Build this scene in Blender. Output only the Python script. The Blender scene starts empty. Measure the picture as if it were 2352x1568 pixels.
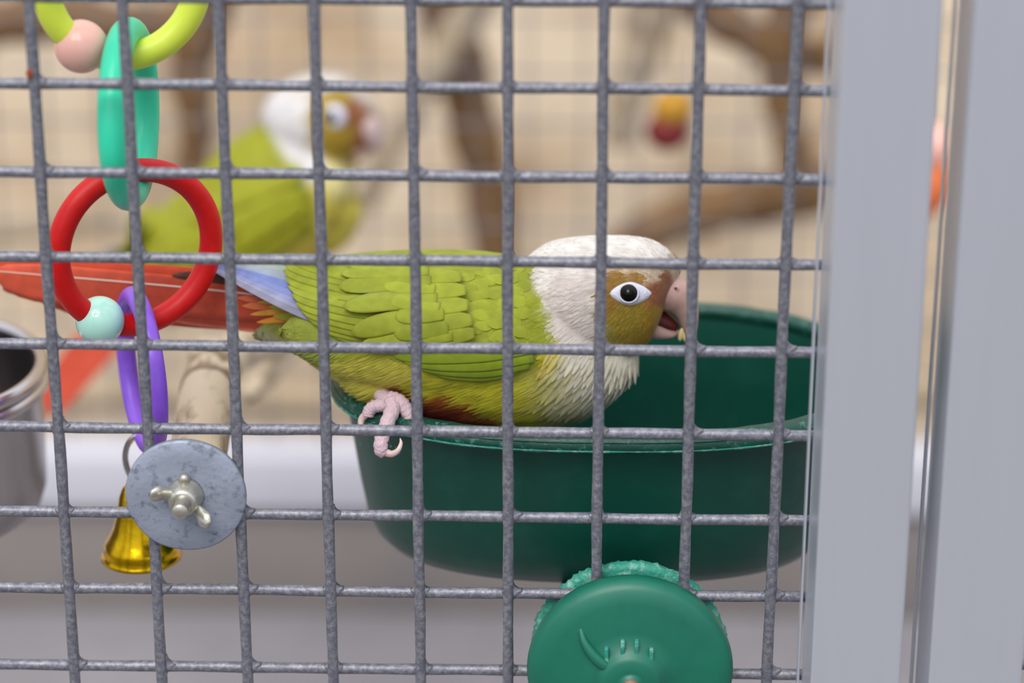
import bpy, bmesh, math, random
from mathutils import Vector, Matrix
from mathutils.bvhtree import BVHTree

# ------------------------------------------------------------------ camera
MM = 0.001
F = 6067.5                       # focal length in pixels of the 2352 px wide frame
PITCH, YAW, ROLL = 0.3837, -0.0184, 0.0008
CAM = Vector((13.76, -680.0, 302.85)) * MM
sc = bpy.context.scene
col = sc.collection
fwd = Vector((math.sin(YAW)*math.cos(PITCH), math.cos(YAW)*math.cos(PITCH), -math.sin(PITCH)))
rgt = Vector((math.cos(YAW), -math.sin(YAW), 0))
upv = rgt.cross(fwd)
R_ = rgt*math.cos(ROLL) + upv*math.sin(ROLL)
U_ = upv*math.cos(ROLL) - rgt*math.sin(ROLL)
cd = bpy.data.cameras.new('camera')
cam = bpy.data.objects.new('camera', cd); col.objects.link(cam)
cam.matrix_world = Matrix(((R_.x, U_.x, -fwd.x, CAM.x), (R_.y, U_.y, -fwd.y, CAM.y), (R_.z, U_.z, -fwd.z, CAM.z), (0, 0, 0, 1)))
cd.sensor_width = 36.0; cd.lens = F/2352*36.0
cd.clip_start = 0.02; cd.clip_end = 50
cd.dof.use_dof = True; cd.dof.focus_distance = 0.760; cd.dof.aperture_fstop = 4.8
sc.camera = cam

# ------------------------------------------------------------------ world, sun, exposure
w = bpy.data.worlds.new('overcast_sky'); sc.world = w; w.use_nodes = True
nt = w.node_tree; nt.nodes.clear()
wo = nt.nodes.new('ShaderNodeOutputWorld'); bg = nt.nodes.new('ShaderNodeBackground')
tc = nt.nodes.new('ShaderNodeTexCoord'); sx = nt.nodes.new('ShaderNodeSeparateXYZ'); rp = nt.nodes.new('ShaderNodeValToRGB')
mr = nt.nodes.new('ShaderNodeMapRange'); mr.inputs[1].default_value = -1; mr.inputs[2].default_value = 1
nt.links.new(tc.outputs['Generated'], sx.inputs[0]); nt.links.new(sx.outputs['Z'], mr.inputs[0]); nt.links.new(mr.outputs[0], rp.inputs[0])
rp.color_ramp.elements[0].position = 0.42; rp.color_ramp.elements[0].color = (0.17, 0.16, 0.155, 1)
rp.color_ramp.elements[1].position = 1.0; rp.color_ramp.elements[1].color = (1.08, 1.13, 1.25, 1)
e_ = rp.color_ramp.elements.new(0.54); e_.color = (0.52, 0.55, 0.63, 1)
nt.links.new(rp.outputs[0], bg.inputs[0]); bg.inputs[1].default_value = 1.0
nt.links.new(bg.outputs[0], wo.inputs[0])
sd = bpy.data.lights.new('sun_offscreen', 'SUN'); sun = bpy.data.objects.new('sun_offscreen', sd); col.objects.link(sun)
sd.energy = 2.1; sd.angle = math.radians(38); sd.color = (1.0, 0.95, 0.88)
sun.rotation_euler = (math.radians(34), math.radians(-14), 0)
vs = sc.view_settings
vs.view_transform = 'Standard'; vs.look = 'None'; vs.gamma = 1; vs.use_curve_mapping = False
vs.exposure = 0.30

# ------------------------------------------------------------------ helpers
def P(px, py, Y):
    """world point on the plane y = Y (millimetres) seen at a photo pixel"""
    d = fwd + R_*((px-1176)/F) + U_*((784-py)/F)
    return CAM + d*((Y*MM-CAM.y)/d.y)
def ray(px, py):
    return (fwd + R_*((px-1176)/F) + U_*((784-py)/F)).normalized()
def pix(v):
    d = v-CAM; z = d.dot(fwd)
    return 1176+F*d.dot(R_)/z, 784-F*d.dot(U_)/z
def lin(c):
    return tuple(((x/255)/12.92 if x/255 <= .04045 else ((x/255+.055)/1.055)**2.4) for x in c)
def lerp(a, b, t): return tuple(x+(y-x)*t for x, y in zip(a, b))

def material(name, rgb, rough=.5, metal=0., spot=None, scale=400., amount=.5, bump=0., bscale=None, coat=0., attr=False, stretch=None, lo=.35, hi=.65, spec=.5, sss=0.):
    m = bpy.data.materials.new(name); m.use_nodes = True
    n = m.node_tree; b = n.nodes['Principled BSDF']; L = n.links
    b.inputs['Base Color'].default_value = (*lin(rgb), 1)
    b.inputs['Roughness'].default_value = rough; b.inputs['Metallic'].default_value = metal
    b.inputs['Coat Weight'].default_value = coat; b.inputs['Specular IOR Level'].default_value = spec
    if sss:
        b.inputs['Subsurface Weight'].default_value = sss; b.inputs['Subsurface Radius'].default_value = (.002, .0012, .001)
        b.inputs['Subsurface Scale'].default_value = 1.0
    t = n.nodes.new('ShaderNodeTexCoord'); src = t.outputs['Object']
    if stretch:
        mp = n.nodes.new('ShaderNodeMapping'); mp.inputs['Scale'].default_value = stretch
        L.new(src, mp.inputs[0]); src = mp.outputs[0]
    if spot:
        nz = n.nodes.new('ShaderNodeTexNoise'); nz.inputs['Scale'].default_value = scale; nz.inputs['Detail'].default_value = 5
        nz.inputs['Roughness'].default_value = .65
        L.new(src, nz.inputs['Vector'])
        r = n.nodes.new('ShaderNodeMapRange'); r.inputs[1].default_value = lo; r.inputs[2].default_value = hi; r.inputs[4].default_value = amount
        L.new(nz.outputs[0], r.inputs[0])
        mx = n.nodes.new('ShaderNodeMixRGB'); mx.inputs[1].default_value = (*lin(rgb), 1); mx.inputs[2].default_value = (*lin(spot), 1)
        L.new(r.outputs[0], mx.inputs[0]); L.new(mx.outputs[0], b.inputs['Base Color'])
    if bump:
        nb = n.nodes.new('ShaderNodeTexNoise'); nb.inputs['Scale'].default_value = bscale or scale; nb.inputs['Detail'].default_value = 4
        L.new(src, nb.inputs['Vector'])
        bm_ = n.nodes.new('ShaderNodeBump'); bm_.inputs['Strength'].default_value = bump; bm_.inputs['Distance'].default_value = .0006
        L.new(nb.outputs[0], bm_.inputs['Height']); L.new(bm_.outputs[0], b.inputs['Normal'])
    return m

def feather_material(name, rough=.62):
    m = bpy.data.materials.new(name); m.use_nodes = True
    n = m.node_tree; b = n.nodes['Principled BSDF']; L = n.links
    a = n.nodes.new('ShaderNodeAttribute'); a.attribute_name = 'Col'
    uv = n.nodes.new('ShaderNodeUVMap')
    sep = n.nodes.new('ShaderNodeSeparateXYZ'); L.new(uv.outputs[0], sep.inputs[0])
    ab = n.nodes.new('ShaderNodeMath'); ab.operation = 'ABSOLUTE'; L.new(sep.outputs[0], ab.inputs[0])
    ml = n.nodes.new('ShaderNodeMath'); ml.operation = 'MULTIPLY_ADD'; L.new(ab.outputs[0], ml.inputs[0]); ml.inputs[1].default_value = -.28; L.new(sep.outputs[1], ml.inputs[2])
    sn = n.nodes.new('ShaderNodeMath'); sn.operation = 'MULTIPLY'; L.new(ml.outputs[0], sn.inputs[0]); sn.inputs[1].default_value = 420
    si = n.nodes.new('ShaderNodeMath'); si.operation = 'SINE'; L.new(sn.outputs[0], si.inputs[0])
    nz = n.nodes.new('ShaderNodeTexNoise'); nz.inputs['Scale'].default_value = 260; nz.inputs['Detail'].default_value = 4
    tcn = n.nodes.new('ShaderNodeTexCoord'); L.new(tcn.outputs['Object'], nz.inputs['Vector'])
    ad = n.nodes.new('ShaderNodeMath'); ad.operation = 'MULTIPLY_ADD'; L.new(si.outputs[0], ad.inputs[0]); ad.inputs[1].default_value = .05; L.new(nz.outputs[0], ad.inputs[2])
    r = n.nodes.new('ShaderNodeMapRange'); r.inputs[1].default_value = .3; r.inputs[2].default_value = .7; r.inputs[3].default_value = .84; r.inputs[4].default_value = 1.1
    L.new(ad.outputs[0], r.inputs[0])
    mx = n.nodes.new('ShaderNodeVectorMath'); mx.operation = 'SCALE'; L.new(a.outputs['Color'], mx.inputs[0]); L.new(r.outputs[0], mx.inputs['Scale'])
    L.new(mx.outputs[0], b.inputs['Base Color'])
    bp = n.nodes.new('ShaderNodeBump'); bp.inputs['Strength'].default_value = .10; bp.inputs['Distance'].default_value = .0003
    L.new(si.outputs[0], bp.inputs['Height']); L.new(bp.outputs[0], b.inputs['Normal'])
    b.inputs['Roughness'].default_value = rough; b.inputs['Specular IOR Level'].default_value = .25
    b.inputs['Sheen Weight'].default_value = .08
    return m

def mesh_obj(name, verts, faces, mat, parent=None, smooth=True, cols=None, uvs=None):
    me = bpy.data.meshes.new(name); me.from_pydata([tuple(v) for v in verts], [], faces); me.update()
    if cols:
        at = me.attributes.new('Col', 'FLOAT_COLOR', 'POINT')
        for i, c in enumerate(cols): at.data[i].color = (*c, 1)
    if uvs:
        ul = me.uv_layers.new(name='UVMap')
        for lp in me.loops: ul.data[lp.index].uv = uvs[lp.vertex_index]
    if smooth:
        me.polygons.foreach_set('use_smooth', [True]*len(me.polygons))
    me.materials.append(mat)
    o = bpy.data.objects.new(name, me); col.objects.link(o)
    if parent: attach(o, parent)
    return o
def attach(o, parent):
    o.parent = parent; o.matrix_parent_inverse = wmat(parent).inverted()
def wmat(o):
    m = Matrix.LocRotScale(o.location, o.rotation_euler, o.scale)
    if o.parent: m = wmat(o.parent) @ o.matrix_parent_inverse @ m
    return m
def tag(o, label, cat=None, group=None, kind=None):
    if label: o['label'] = label
    if cat: o['category'] = cat
    if group: o['group'] = group
    if kind: o['kind'] = kind
    return o
def empty(name, loc, label=None, cat=None, group=None):
    o = bpy.data.objects.new(name, None); o.empty_display_size = .01; o.location = loc; col.objects.link(o)
    return tag(o, label, cat, group)

def frames(pts, closed=False, ref=None):
    n = len(pts); T = []
    for i in range(n):
        a = pts[(i-1) % n] if (closed or i > 0) else pts[i]; b = pts[(i+1) % n] if (closed or i < n-1) else pts[i]
        T.append((b-a).normalized())
    N = []
    v = ref or (Vector((0, 0, 1)) if abs(T[0].z) < .9 else Vector((0, 1, 0)))
    v = (v-T[0]*v.dot(T[0])).normalized(); N.append(v)
    for i in range(1, n):
        v = N[-1]-T[i]*N[-1].dot(T[i])
        N.append(v.normalized())
    return T, N
def tube(pts, radii, seg=12, closed=False, caps=True, flat=None, ref=None):
    """swept tube; flat = ratio of the binormal radius"""
    pts = [Vector(p) for p in pts]; n = len(pts)
    if not isinstance(radii, (list, tuple)): radii = [radii]*n
    T, N = frames(pts, closed, ref); V = []; Fc = []
    for i in range(n):
        B = T[i].cross(N[i])
        k = flat[i] if isinstance(flat, (list, tuple)) else (flat or 1)
        for j in range(seg):
            a = 2*math.pi*j/seg
            V.append(pts[i]+N[i]*(math.cos(a)*radii[i])+B*(math.sin(a)*radii[i]*k))
    for i in range(n if closed else n-1):
        for j in range(seg):
            a, b = i*seg+j, i*seg+(j+1) % seg; i2 = (i+1) % n
            Fc.append((a, b, i2*seg+(j+1) % seg, i2*seg+j))
    if caps and not closed:
        Fc.append(tuple(range(seg-1, -1, -1))); Fc.append(tuple((n-1)*seg+j for j in range(seg)))
    return V, Fc
def spline(pts, n=24):
    """Catmull-Rom through points"""
    pts = [Vector(p) for p in pts]; out = []
    q = [pts[0]*2-pts[1]]+pts+[pts[-1]*2-pts[-2]]
    m = len(pts)-1
    for i in range(n+1):
        u = i/n*m; k = min(int(u), m-1); t = u-k
        a, b, c, d = q[k], q[k+1], q[k+2], q[k+3]
        out.append(.5*((2*b)+(c-a)*t+(2*a-5*b+4*c-d)*t*t+(3*b-a-3*c+d)*t**3))
    return out
def fspline(vals, n=24):
    return [v.x for v in spline([Vector((v, 0, 0)) for v in vals], n)]
def lathe(prof, seg=48, axis=Vector((0, 0, 1)), centre=Vector(), closed_profile=False):
    """prof = [(radius, height)] along axis"""
    axis = axis.normalized(); e = Vector((1, 0, 0)) if abs(axis.x) < .9 else Vector((0, 1, 0))
    e = (e-axis*e.dot(axis)).normalized(); g = axis.cross(e); V = []; Fc = []; n = len(prof)
    for (r, h) in prof:
        for j in range(seg):
            a = 2*math.pi*j/seg
            V.append(centre+axis*h+(e*math.cos(a)+g*math.sin(a))*r)
    for i in range(n if closed_profile else n-1):
        i2 = (i+1) % n
        for j in range(seg):
            Fc.append((i*seg+j, i*seg+(j+1) % seg, i2*seg+(j+1) % seg, i2*seg+j))
    return V, Fc
def box(a, b, bev=0.):
    bm = bmesh.new(); bmesh.ops.create_cube(bm, size=1)
    for v in bm.verts:
        v.co = Vector([(a[i]+b[i])/2+v.co[i]*(b[i]-a[i]) for i in range(3)])
    if bev: bmesh.ops.bevel(bm, geom=bm.edges[:], offset=bev, segments=3, affect='EDGES', profile=.5)
    bm.verts.index_update()
    V = [v.co.copy() for v in bm.verts]; Fc = [tuple(v.index for v in f.verts) for f in bm.faces]; bm.free()
    return V, Fc
def join(*parts):
    V = []; Fc = []
    for v, f in parts:
        o = len(V); V += list(v); Fc += [tuple(i+o for i in q) for q in f]
    return V, Fc
def sphere(c, r, seg=24, rings=14, rot=None):
    V = []; Fc = []; c = Vector(c); r = Vector(r) if hasattr(r, '__len__') else Vector((r, r, r))
    for i in range(1, rings):
        a = math.pi*i/rings
        for j in range(seg):
            b = 2*math.pi*j/seg
            v = Vector((math.sin(a)*math.cos(b)*r.x, math.sin(a)*math.sin(b)*r.y, math.cos(a)*r.z))
            V.append(c+(rot @ v if rot else v))
    for i in range(rings-2):
        for j in range(seg):
            Fc.append((i*seg+j, (i+1)*seg+j, (i+1)*seg+(j+1) % seg, i*seg+(j+1) % seg))
    t = Vector((0, 0, r.z)); V.append(c+(rot @ t if rot else t)); V.append(c-(rot @ t if rot else t))
    for j in range(seg):
        Fc.append((len(V)-2, j, (j+1) % seg)); Fc.append((len(V)-1, (rings-2)*seg+(j+1) % seg, (rings-2)*seg+j))
    return V, Fc
rnd = random.Random(7)

# ------------------------------------------------------------------ materials
M = dict(
    zinc=material('galvanised_wire', (104, 105, 117), .45, .3, spot=(160, 160, 164), scale=620, amount=.75, bump=.35, bscale=700, lo=.42, hi=.7),
    zinc_disc=material('galvanised_disc', (150, 158, 174), .5, .3, spot=(92, 98, 110), scale=330, amount=.85, lo=.54, hi=.72, bump=.35, bscale=500),
    alu=material('satin_aluminium', (206, 210, 220), .36, .55, spot=(210, 214, 224), scale=20, amount=.6, stretch=(8, 8, .5)),
    steel=material('polished_steel', (176, 171, 171), .22, 1., spot=(160, 154, 154), scale=60, amount=.6, stretch=(3, 3, .6)),
    chrome=material('chrome', (205, 200, 200), .22, 1.),
    bolt=material('plated_bolt', (206, 204, 196), .3, .8, spot=(160, 152, 120), scale=300, amount=.6),
    brass=material('gold_bell', (232, 190, 30), .22, 1., spot=(190, 140, 10), scale=260, amount=.6, bump=.15, bscale=500),
    green=material('green_plastic', (10, 72, 59), .36, 0., spot=(30, 96, 82), scale=90, amount=.4, lo=.5, hi=.75, bump=.12, bscale=260),
    rim=material('worn_green_plastic', (10, 72, 59), .42, 0., spot=(110, 180, 160), scale=340, amount=.55, lo=.56, hi=.72, bump=.5, bscale=420),
    knob=material('green_knob_plastic', (20, 108, 86), .45, 0., spot=(18, 96, 78), scale=60, amount=.7),
    chewed=material('chewed_green_plastic', (40, 138, 118), .6, 0., spot=(150, 190, 176), scale=300, amount=.8, lo=.5, hi=.68, bump=.9, bscale=500),
    wood=material('peeled_branch_wood', (222, 204, 176), .6, 0., spot=(130, 100, 70), scale=34, amount=.85, lo=.48, hi=.66, stretch=(3, 1, 3), bump=.3, bscale=160),
    bark=material('brown_bark', (132, 100, 64), .8, 0., spot=(96, 70, 42), scale=40, amount=.8, bump=.4, bscale=120),
    palebark=material('pale_branch', (188, 172, 148), .8, 0., spot=(150, 128, 96), scale=30, amount=.7),
    yellow=material('yellow_plastic', (224, 240, 84), .38, spot=(216, 232, 64), scale=60, sss=.25),
    turquoise=material('turquoise_plastic', (52, 210, 168), .35, spot=(64, 222, 180), scale=90, stretch=(1, 1, .2), sss=.2),
    red=material('red_plastic', (206, 12, 14), .42, spot=(226, 44, 38), scale=300, amount=.25, sss=.08, spec=.35),
    purple=material('purple_plastic', (140, 84, 220), .36, spot=(156, 108, 232), scale=90, amount=.6, sss=.2),
    pink=material('pink_bead', (246, 186, 172), .22, spot=(248, 194, 182), scale=50, sss=.3),
    mint=material('mint_bead', (186, 240, 222), .15, spot=(194, 244, 228), scale=50, coat=.4, sss=.3),
    feather=feather_material('feathers'),
    eye=material('dark_brown_eye', (26, 10, 7), .06, spot=(16, 6, 4), scale=900, spec=.22),
    pupil=material('black_pupil', (4, 3, 3), .05, spec=.3),
    eyering=material('white_eye_skin', (226, 226, 238), .5, spot=(206, 206, 224), scale=900, bump=.5, bscale=1400, sss=.1),
    beak=material('pink_horn_beak', (206, 170, 160), .34, spot=(184, 144, 132), scale=240, amount=.7, bump=.15, bscale=500, sss=.2),
    mouth=material('dark_red_mouth', (92, 30, 28), .5),
    foot=material('pink_scaly_skin', (232, 206, 214), .5, spot=(214, 176, 186), scale=700, bump=.9, bscale=1500, sss=.2),
    claw=material('pink_claw', (226, 190, 186), .3, spot=(238, 220, 210), scale=300, sss=.3),
    seed=material('pale_seed_husk', (226, 200, 130), .6, spot=(240, 226, 180), scale=500),
)
def burlap():
    m = material('beige_wall', (238, 220, 192), .9, spot=(184, 150, 108), scale=7, amount=.9, lo=.42, hi=.66)
    return m
M['wall'] = burlap()
M['floor'] = material('grey_concrete', (140, 136, 140), .8, spot=(120, 116, 118), scale=9, amount=.7, bump=.2, bscale=200)
M['kick'] = material('dark_band_board', (122, 116, 114), .7, spot=(138, 130, 124), scale=12, amount=.7)  # grey of the added board that makes the dark band below the rail
M['whitebar'] = material('white_painted_rail', (196, 196, 204), .5, spot=(178, 178, 188), scale=12, amount=.5)
M['toyred'] = material('dark_red_wood', (112, 12, 14), .6, spot=(90, 10, 8), scale=80)
M['toyyellow'] = material('mustard_wood', (184, 136, 26), .6, spot=(160, 112, 20), scale=80)
M['toyorange'] = material('orange_wood', (226, 120, 66), .6, spot=(210, 98, 50), scale=80)

# ------------------------------------------------------------------ setting
FLOOR = P(1176, 1425, 500).z
mesh_obj('floor', *box((-1.3, -.15, FLOOR-.02), (1.3, 1.1, FLOOR)), M['floor'], smooth=False)['kind'] = 'structure'
mesh_obj('wall_back', *box((-1.3, .72, FLOOR), (1.3, .76, .45)), M['wall'], smooth=False)['kind'] = 'structure'
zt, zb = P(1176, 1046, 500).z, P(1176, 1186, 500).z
o = mesh_obj('trim_1', *box((-.7, .500, zb), (.7, .530, zt), .004), M['whitebar']); tag(o, 'white horizontal bottom rail of the rear cage side', kind='structure')
o = mesh_obj('trim_2', *box((-.7, .506, FLOOR), (.7, .526, zb), .002), M['kick']); tag(o, 'grey board added for the dark band under the white rear rail', kind='structure')  # made-up board, put in to give the dark band below the rail

# ------------------------------------------------------------------ wire mesh panels
def wire(name, a, b, r, parent, wob=.00016, n=24, mat=None, seg=10):
    a = Vector(a); b = Vector(b); pts = []; ph = rnd.random()*6; p2 = rnd.random()*6
    side = (b-a).normalized().cross(Vector((0, 1, 0)))
    for i in range(n+1):
        t = i/n
        q = a.lerp(b, t)+side*(math.sin(t*17+ph)*wob*.5+math.sin(t*43+p2)*wob*.25)+Vector((0, math.sin(t*11+p2)*wob, 0))
        pts.append(q)
    V, Fc = tube(pts, [r*(1+.05*math.sin(i*1.7+ph)) for i in range(n+1)], seg)
    return mesh_obj(name, V, Fc, mat or M['zinc'], parent)

colx = [-(5-k)*25.4 for k in range(9)]
# positions as the slightly irregular welded grid shows them
rowz = {}
for j, y in {0: 3, 1: 203, 2: 407, 3: 603, 4: 804, 5: 995, 6: 1190, 7: 1365, 8: 1543}.items():
    rowz[j] = P(1166, y, 0).z/MM
rowz[-1] = rowz[0]+25.4; rowz[9] = rowz[8]-25.4; rowz[10] = rowz[9]-25.4; rowz[-2] = rowz[-1]+25.4
rows_x = {0: (80, 172), 1: (293, 372), 2: (510, 568), 3: (727, 765), 4: (948, 966), 5: (1166, 1167), 6: (1386, 1366.5), 7: (1604, 1565.5), 8: (1824, 1762)}
colpos = []
for k in range(9):
    a = P(rows_x[k][0], 202, 0); b = P(rows_x[k][1], 1542, 0); colpos.append((a, b))
panel = empty('wire_mesh_panel', (0, 0, rowz[10]*MM), 'galvanised welded wire mesh with square holes in front of the parrots', 'wire mesh')
WR = .00162
ztop, zbot = (rowz[-2]+12)*MM, (rowz[10]-8)*MM
def vx(k, z):
    a, b = colpos[k]; t = (z-a.z)/(b.z-a.z); return a.x+(b.x-a.x)*t
for k in range(-1, 9):
    if k < 0: x0 = x1 = colpos[0][0].x-.0254
    else: x0, x1 = vx(k, ztop), vx(k, zbot)
    wire('vertical_wire', (x0, 0, ztop), (x1, 0, zbot), WR, panel, n=40)
for j in range(-2, 11):
    z = rowz[j]*MM
    xe = .1065 if j != 7 else P(1858, 1372, 0).x
    dz = -.0004
    wire('horizontal_wire', (-.178, .0014, z+.0004), (xe, .0014, z-.0006), WR, panel, n=40)
# zinc fillets where the wires cross
def fillet(cs):
    """concave four-cornered web; cs = reach of the four corners"""
    V = []; n = 6; out = []
    for q in range(4):
        s = cs[q]; a0 = q*math.pi/2
        e1 = Vector((math.cos(a0), 0, math.sin(a0))); e2 = Vector((-math.sin(a0), 0, math.cos(a0)))
        r = WR*.92; c = (e1+e2)*(r+s)
        for i in range(n+1):
            t = math.pi/2*i/n
            p = c - e2*s*math.cos(t) - e1*s*math.sin(t)
            out.append(p)
    m = len(out)
    for y, k in ((-.0003, .96), (.0002, 1.0), (.0015, 1.0)):
        V += [Vector((p.x*k, y, p.z*k)) for p in out]
    Fc = []
    for l in range(2):
        for i in range(m): Fc.append((l*m+i, l*m+(i+1) % m, (l+1)*m+(i+1) % m, (l+1)*m+i))
    V.append(Vector((0, -.0006, 0))); V.append(Vector((0, .0019, 0)))
    for i in range(m):
        Fc.append((len(V)-2, (i+1) % m, i)); Fc.append((len(V)-1, 2*m+i, 2*m+(i+1) % m))
    return V, Fc
fm = []
for cs in ((.0020, .0008, .0001, .0001), (.0027, .0004, .0001, .0002), (.0014, .0011, .0001, .0001), (.0023, .0008, .0002, .0001)):
    ob = mesh_obj('zinc_fillet', *fillet(cs), M['zinc']); fm.append(ob.data); bpy.data.objects.remove(ob)
for k in range(9):
    for j in range(-1, 10):
        z = rowz[j]*MM; x = vx(k, z)
        o = bpy.data.objects.new('zinc_fillet', fm[rnd.randrange(4)]); col.objects.link(o)
        o.location = (x, 0, z-.0006*(x+.178)/.28+.0003); o.rotation_euler = (0, rnd.uniform(-.06, .06), 0); attach(o, panel)

# a rust fleck on the outermost wire
a = P(68, 170, -1.9)
def pebble(name, c, r, mat, parent, amp=.25, seed=1):
    rr = random.Random(seed); V, Fc = sphere((0, 0, 0), r, 14, 9)
    V = [Vector(c)+v*(1+amp*(rr.random()-.5)) for v in V]
    return mesh_obj(name, V, Fc, mat, parent)
M['collar'] = material('bark_collar', (168, 144, 116), .7, 0., spot=(112, 86, 58), scale=120, amount=.8, bump=.4, bscale=300)
M['rust'] = material('rust', (150, 66, 30), .9, spot=(110, 44, 20), scale=900)
pebble('rust_fleck', a, (.0009, .0005, .0013), M['rust'], panel, .5)

# ------------------------------------------------------------------ aluminium posts
def post(x0, x1, label, y0=-.027, y1=-.002):
    V, Fc = box((x0, y0, FLOOR), (x1, y1, .30), .0009)
    root = empty('aluminium_post', ((x0+x1)/2, (y0+y1)/2, FLOOR), label, 'post')
    mesh_obj('square_tube', V, Fc, M['alu'], root, smooth=False)
    return root
p1 = post(.0856, .1107, 'satin aluminium square post holding the edge of the wire mesh')
V, Fc = box((.0842, -.0035, FLOOR), (.0849, .0002, .30), .0002)
mesh_obj('mesh_channel', V, Fc, M['alu'], p1, smooth=False)
p2 = post(.1186, .1445, 'satin aluminium square post across the narrow gap from the mesh frame')
V, Fc = box((.1172, -.0030, FLOOR), (.1179, .0002, .30), .0002)
mesh_obj('mesh_channel', V, Fc, M['alu'], p2, smooth=False)
pan2 = empty('wire_mesh_panel', (.17, 0, rowz[10]*MM), 'end of a second wire mesh panel beside the outer aluminium post', 'wire mesh')
for j in range(-2, 11):
    wire('horizontal_wire', (.140, .0014, rowz[j]*MM+.0035), (.20, .0014, rowz[j]*MM+.0035), WR, pan2, n=10)
for x in (.158, .1834): wire('vertical_wire', (x, 0, ztop), (x, 0, zbot), WR, pan2, n=20)

# ------------------------------------------------------------------ green feeding dish
DY0, DY1 = .012, .126
RIMZ = P(1350, 1012, 12).z
DC = Vector((P(1385, 880, 69).x, (DY0+DY1)/2, RIMZ)); DA = DC.x-P(762, 880, 69).x; DB = (DY1-DY0)/2
BOTZ = P(1200, 1348, 30).z
DH = RIMZ-BOTZ
def oval(k_or_da, db=None, z=0., n=120, jit=0., ex=2.5):
    out = []
    for i in range(n):
        a = 2*math.pi*i/n; c, s = math.cos(a), math.sin(a)
        da = DA+k_or_da; d_b = DB+k_or_da
        x = da*math.copysign(abs(c)**(2/ex), c); y = d_b*math.copysign(abs(s)**(2/ex), s)
        j = jit*(math.sin(i*2.3)+math.sin(i*5.1+1))*.5
        out.append(Vector((DC.x+x, DC.y+y, DC.z+z+j)))
    return out
def rings(rs, close_ends=True, loop=False):
    n = len(rs[0]); V = [v for r in rs for v in r]; Fc = []
    m = len(rs)
    for i in range(m if loop else m-1):
        i2 = (i+1) % m
        for j in range(n): Fc.append((i*n+j, i*n+(j+1) % n, i2*n+(j+1) % n, i2*n+j))
    if close_ends and not loop:
        Fc.append(tuple(range(n))[::-1]); Fc.append(tuple((m-1)*n+j for j in range(n)))
    return V, Fc
dish = empty('feeding_dish', (DC.x, DC.y, BOTZ), 'dark green plastic oval feeding dish the near parrot perches on', 'dish')
outer = [(-.0035, -.0030), (-.0045, -.006), (-.0062, -.016), (-.0085, -.030), (-.0105, -.040), (-.0125, -.0445), (-.0160, -.0482), (-.0205, -.0498), (-.027, -.0505)]
outer = [(a, b*DH/.0505) for a, b in outer]
inner = [(-.030, -.0480), (-.022, -.0472), (-.0155, -.0438), (-.0130, -.038), (-.0105, -.026), (-.0080, -.012), (-.0062, -.003)]
inner = [(a, b*DH/.0505) for a, b in inner]
bowlV, bowlF = rings([oval(a, z=b) for a, b in outer+inner], close_ends=False)
n = 120; bowlF.append(tuple((len(outer)-1)*n+j for j in range(n))); bowlF.append(tuple(len(outer)*n+j for j in range(n))[::-1])
bowlF = [f for f in bowlF if not (len(f) == 4 and min(f)//n == len(outer)-1 and max(f)//n == len(outer))]
mesh_obj('bowl', bowlV, bowlF, M['green'], dish)
rimp = [(-.0066, -.0030), (-.0066, -.0005), (-.0058, .0006), (-.0040, .0009), (-.0020, .0005), (-.0008, -.0004), (0, -.0016), (.0002, -.0030), (-.0004, -.0042), (-.0016, -.0047), (-.0036, -.0044)]
rimV, rimF = rings([oval(a, z=b, jit=.00018) for a, b in rimp], loop=True)
mesh_obj('rim', rimV, rimF, M['rim'], dish)
rj = random.Random(9)
for da_, dz_, rr0 in ((-.0004, -.0008, .00030), (.0001, -.0034, .00034)):
    ov = oval(da_, z=dz_, n=240)
    V, Fc = tube(ov, [rr0*rj.uniform(.6, 1.35) for _ in ov], 6, closed=True)
    mesh_obj('worn_edge', V, Fc, M['chewed'] if dz_ < -.002 else M['rim'], dish)
dish_bvh = BVHTree.FromPolygons(bowlV+rimV, bowlF+[tuple(i+len(bowlV) for i in f) for f in rimF])
# bitten crumbs standing up from the rim
rr = random.Random(3)
def crumbs(name, spots, r, mat, parent, label=None):
    allp = []
    for c in spots:
        V, Fc = sphere((0, 0, 0), (r*rr.uniform(.6, 1.6), r*rr.uniform(.5, 1.), r*rr.uniform(.5, 1.1)), 7, 5)
        allp.append(([Vector(c)+v*rr.uniform(.6, 1.3) for v in V], Fc))
    o = mesh_obj(name, *join(*allp), mat, parent); o['kind'] = 'stuff'
    return o
sp = []
for i in range(60):
    u = rr.random()
    px, py = rr.choice([(800, 915), (838, 965), (858, 1000), (905, 975), (985, 978), (1000, 982), (905, 1040), (850, 1012)])
    px += rr.gauss(0, 12); py += rr.gauss(0, 7)
    h = dish_bvh.ray_cast(CAM, ray(px, py))
    if h[0] is not None and h[0].y < .06: sp.append(h[0])
if sp: crumbs('chewed_crumbs', sp, .00045, M['chewed'], dish)

# clamp: plate behind the mesh and big screw knob in front of it
KC = P(1447, 1541, -8)
ax = Vector((0, -1, 0))
nK = 260
def jag(i, s): return (math.sin(i*.23+s)+math.sin(i*.71+2*s)+math.sin(i*1.9))*.00016+rr.uniform(-.00022, .00022)
pc = Vector((KC.x, 0, KC.z+.0002)); V = []
prof = [(.004, .0030), (.024, .0030), (.0270, .0026), (.0284, .0034), (.0288, .0052), (.0278, .0068), (.004, .0072)]
for (r, y) in prof:
    for i in range(nK):
        a = 2*math.pi*i/nK
        q = r+(jag(i, r*900) if r > .025 else 0)
        V.append(pc+Vector((math.cos(a)*q, y+(jag(i, 3) if r > .03 else 0), math.sin(a)*q)))
Fc = []
for l in range(len(prof)-1):
    for i in range(nK): Fc.append((l*nK+i, l*nK+(i+1) % nK, (l+1)*nK+(i+1) % nK, (l+1)*nK+i))
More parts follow.
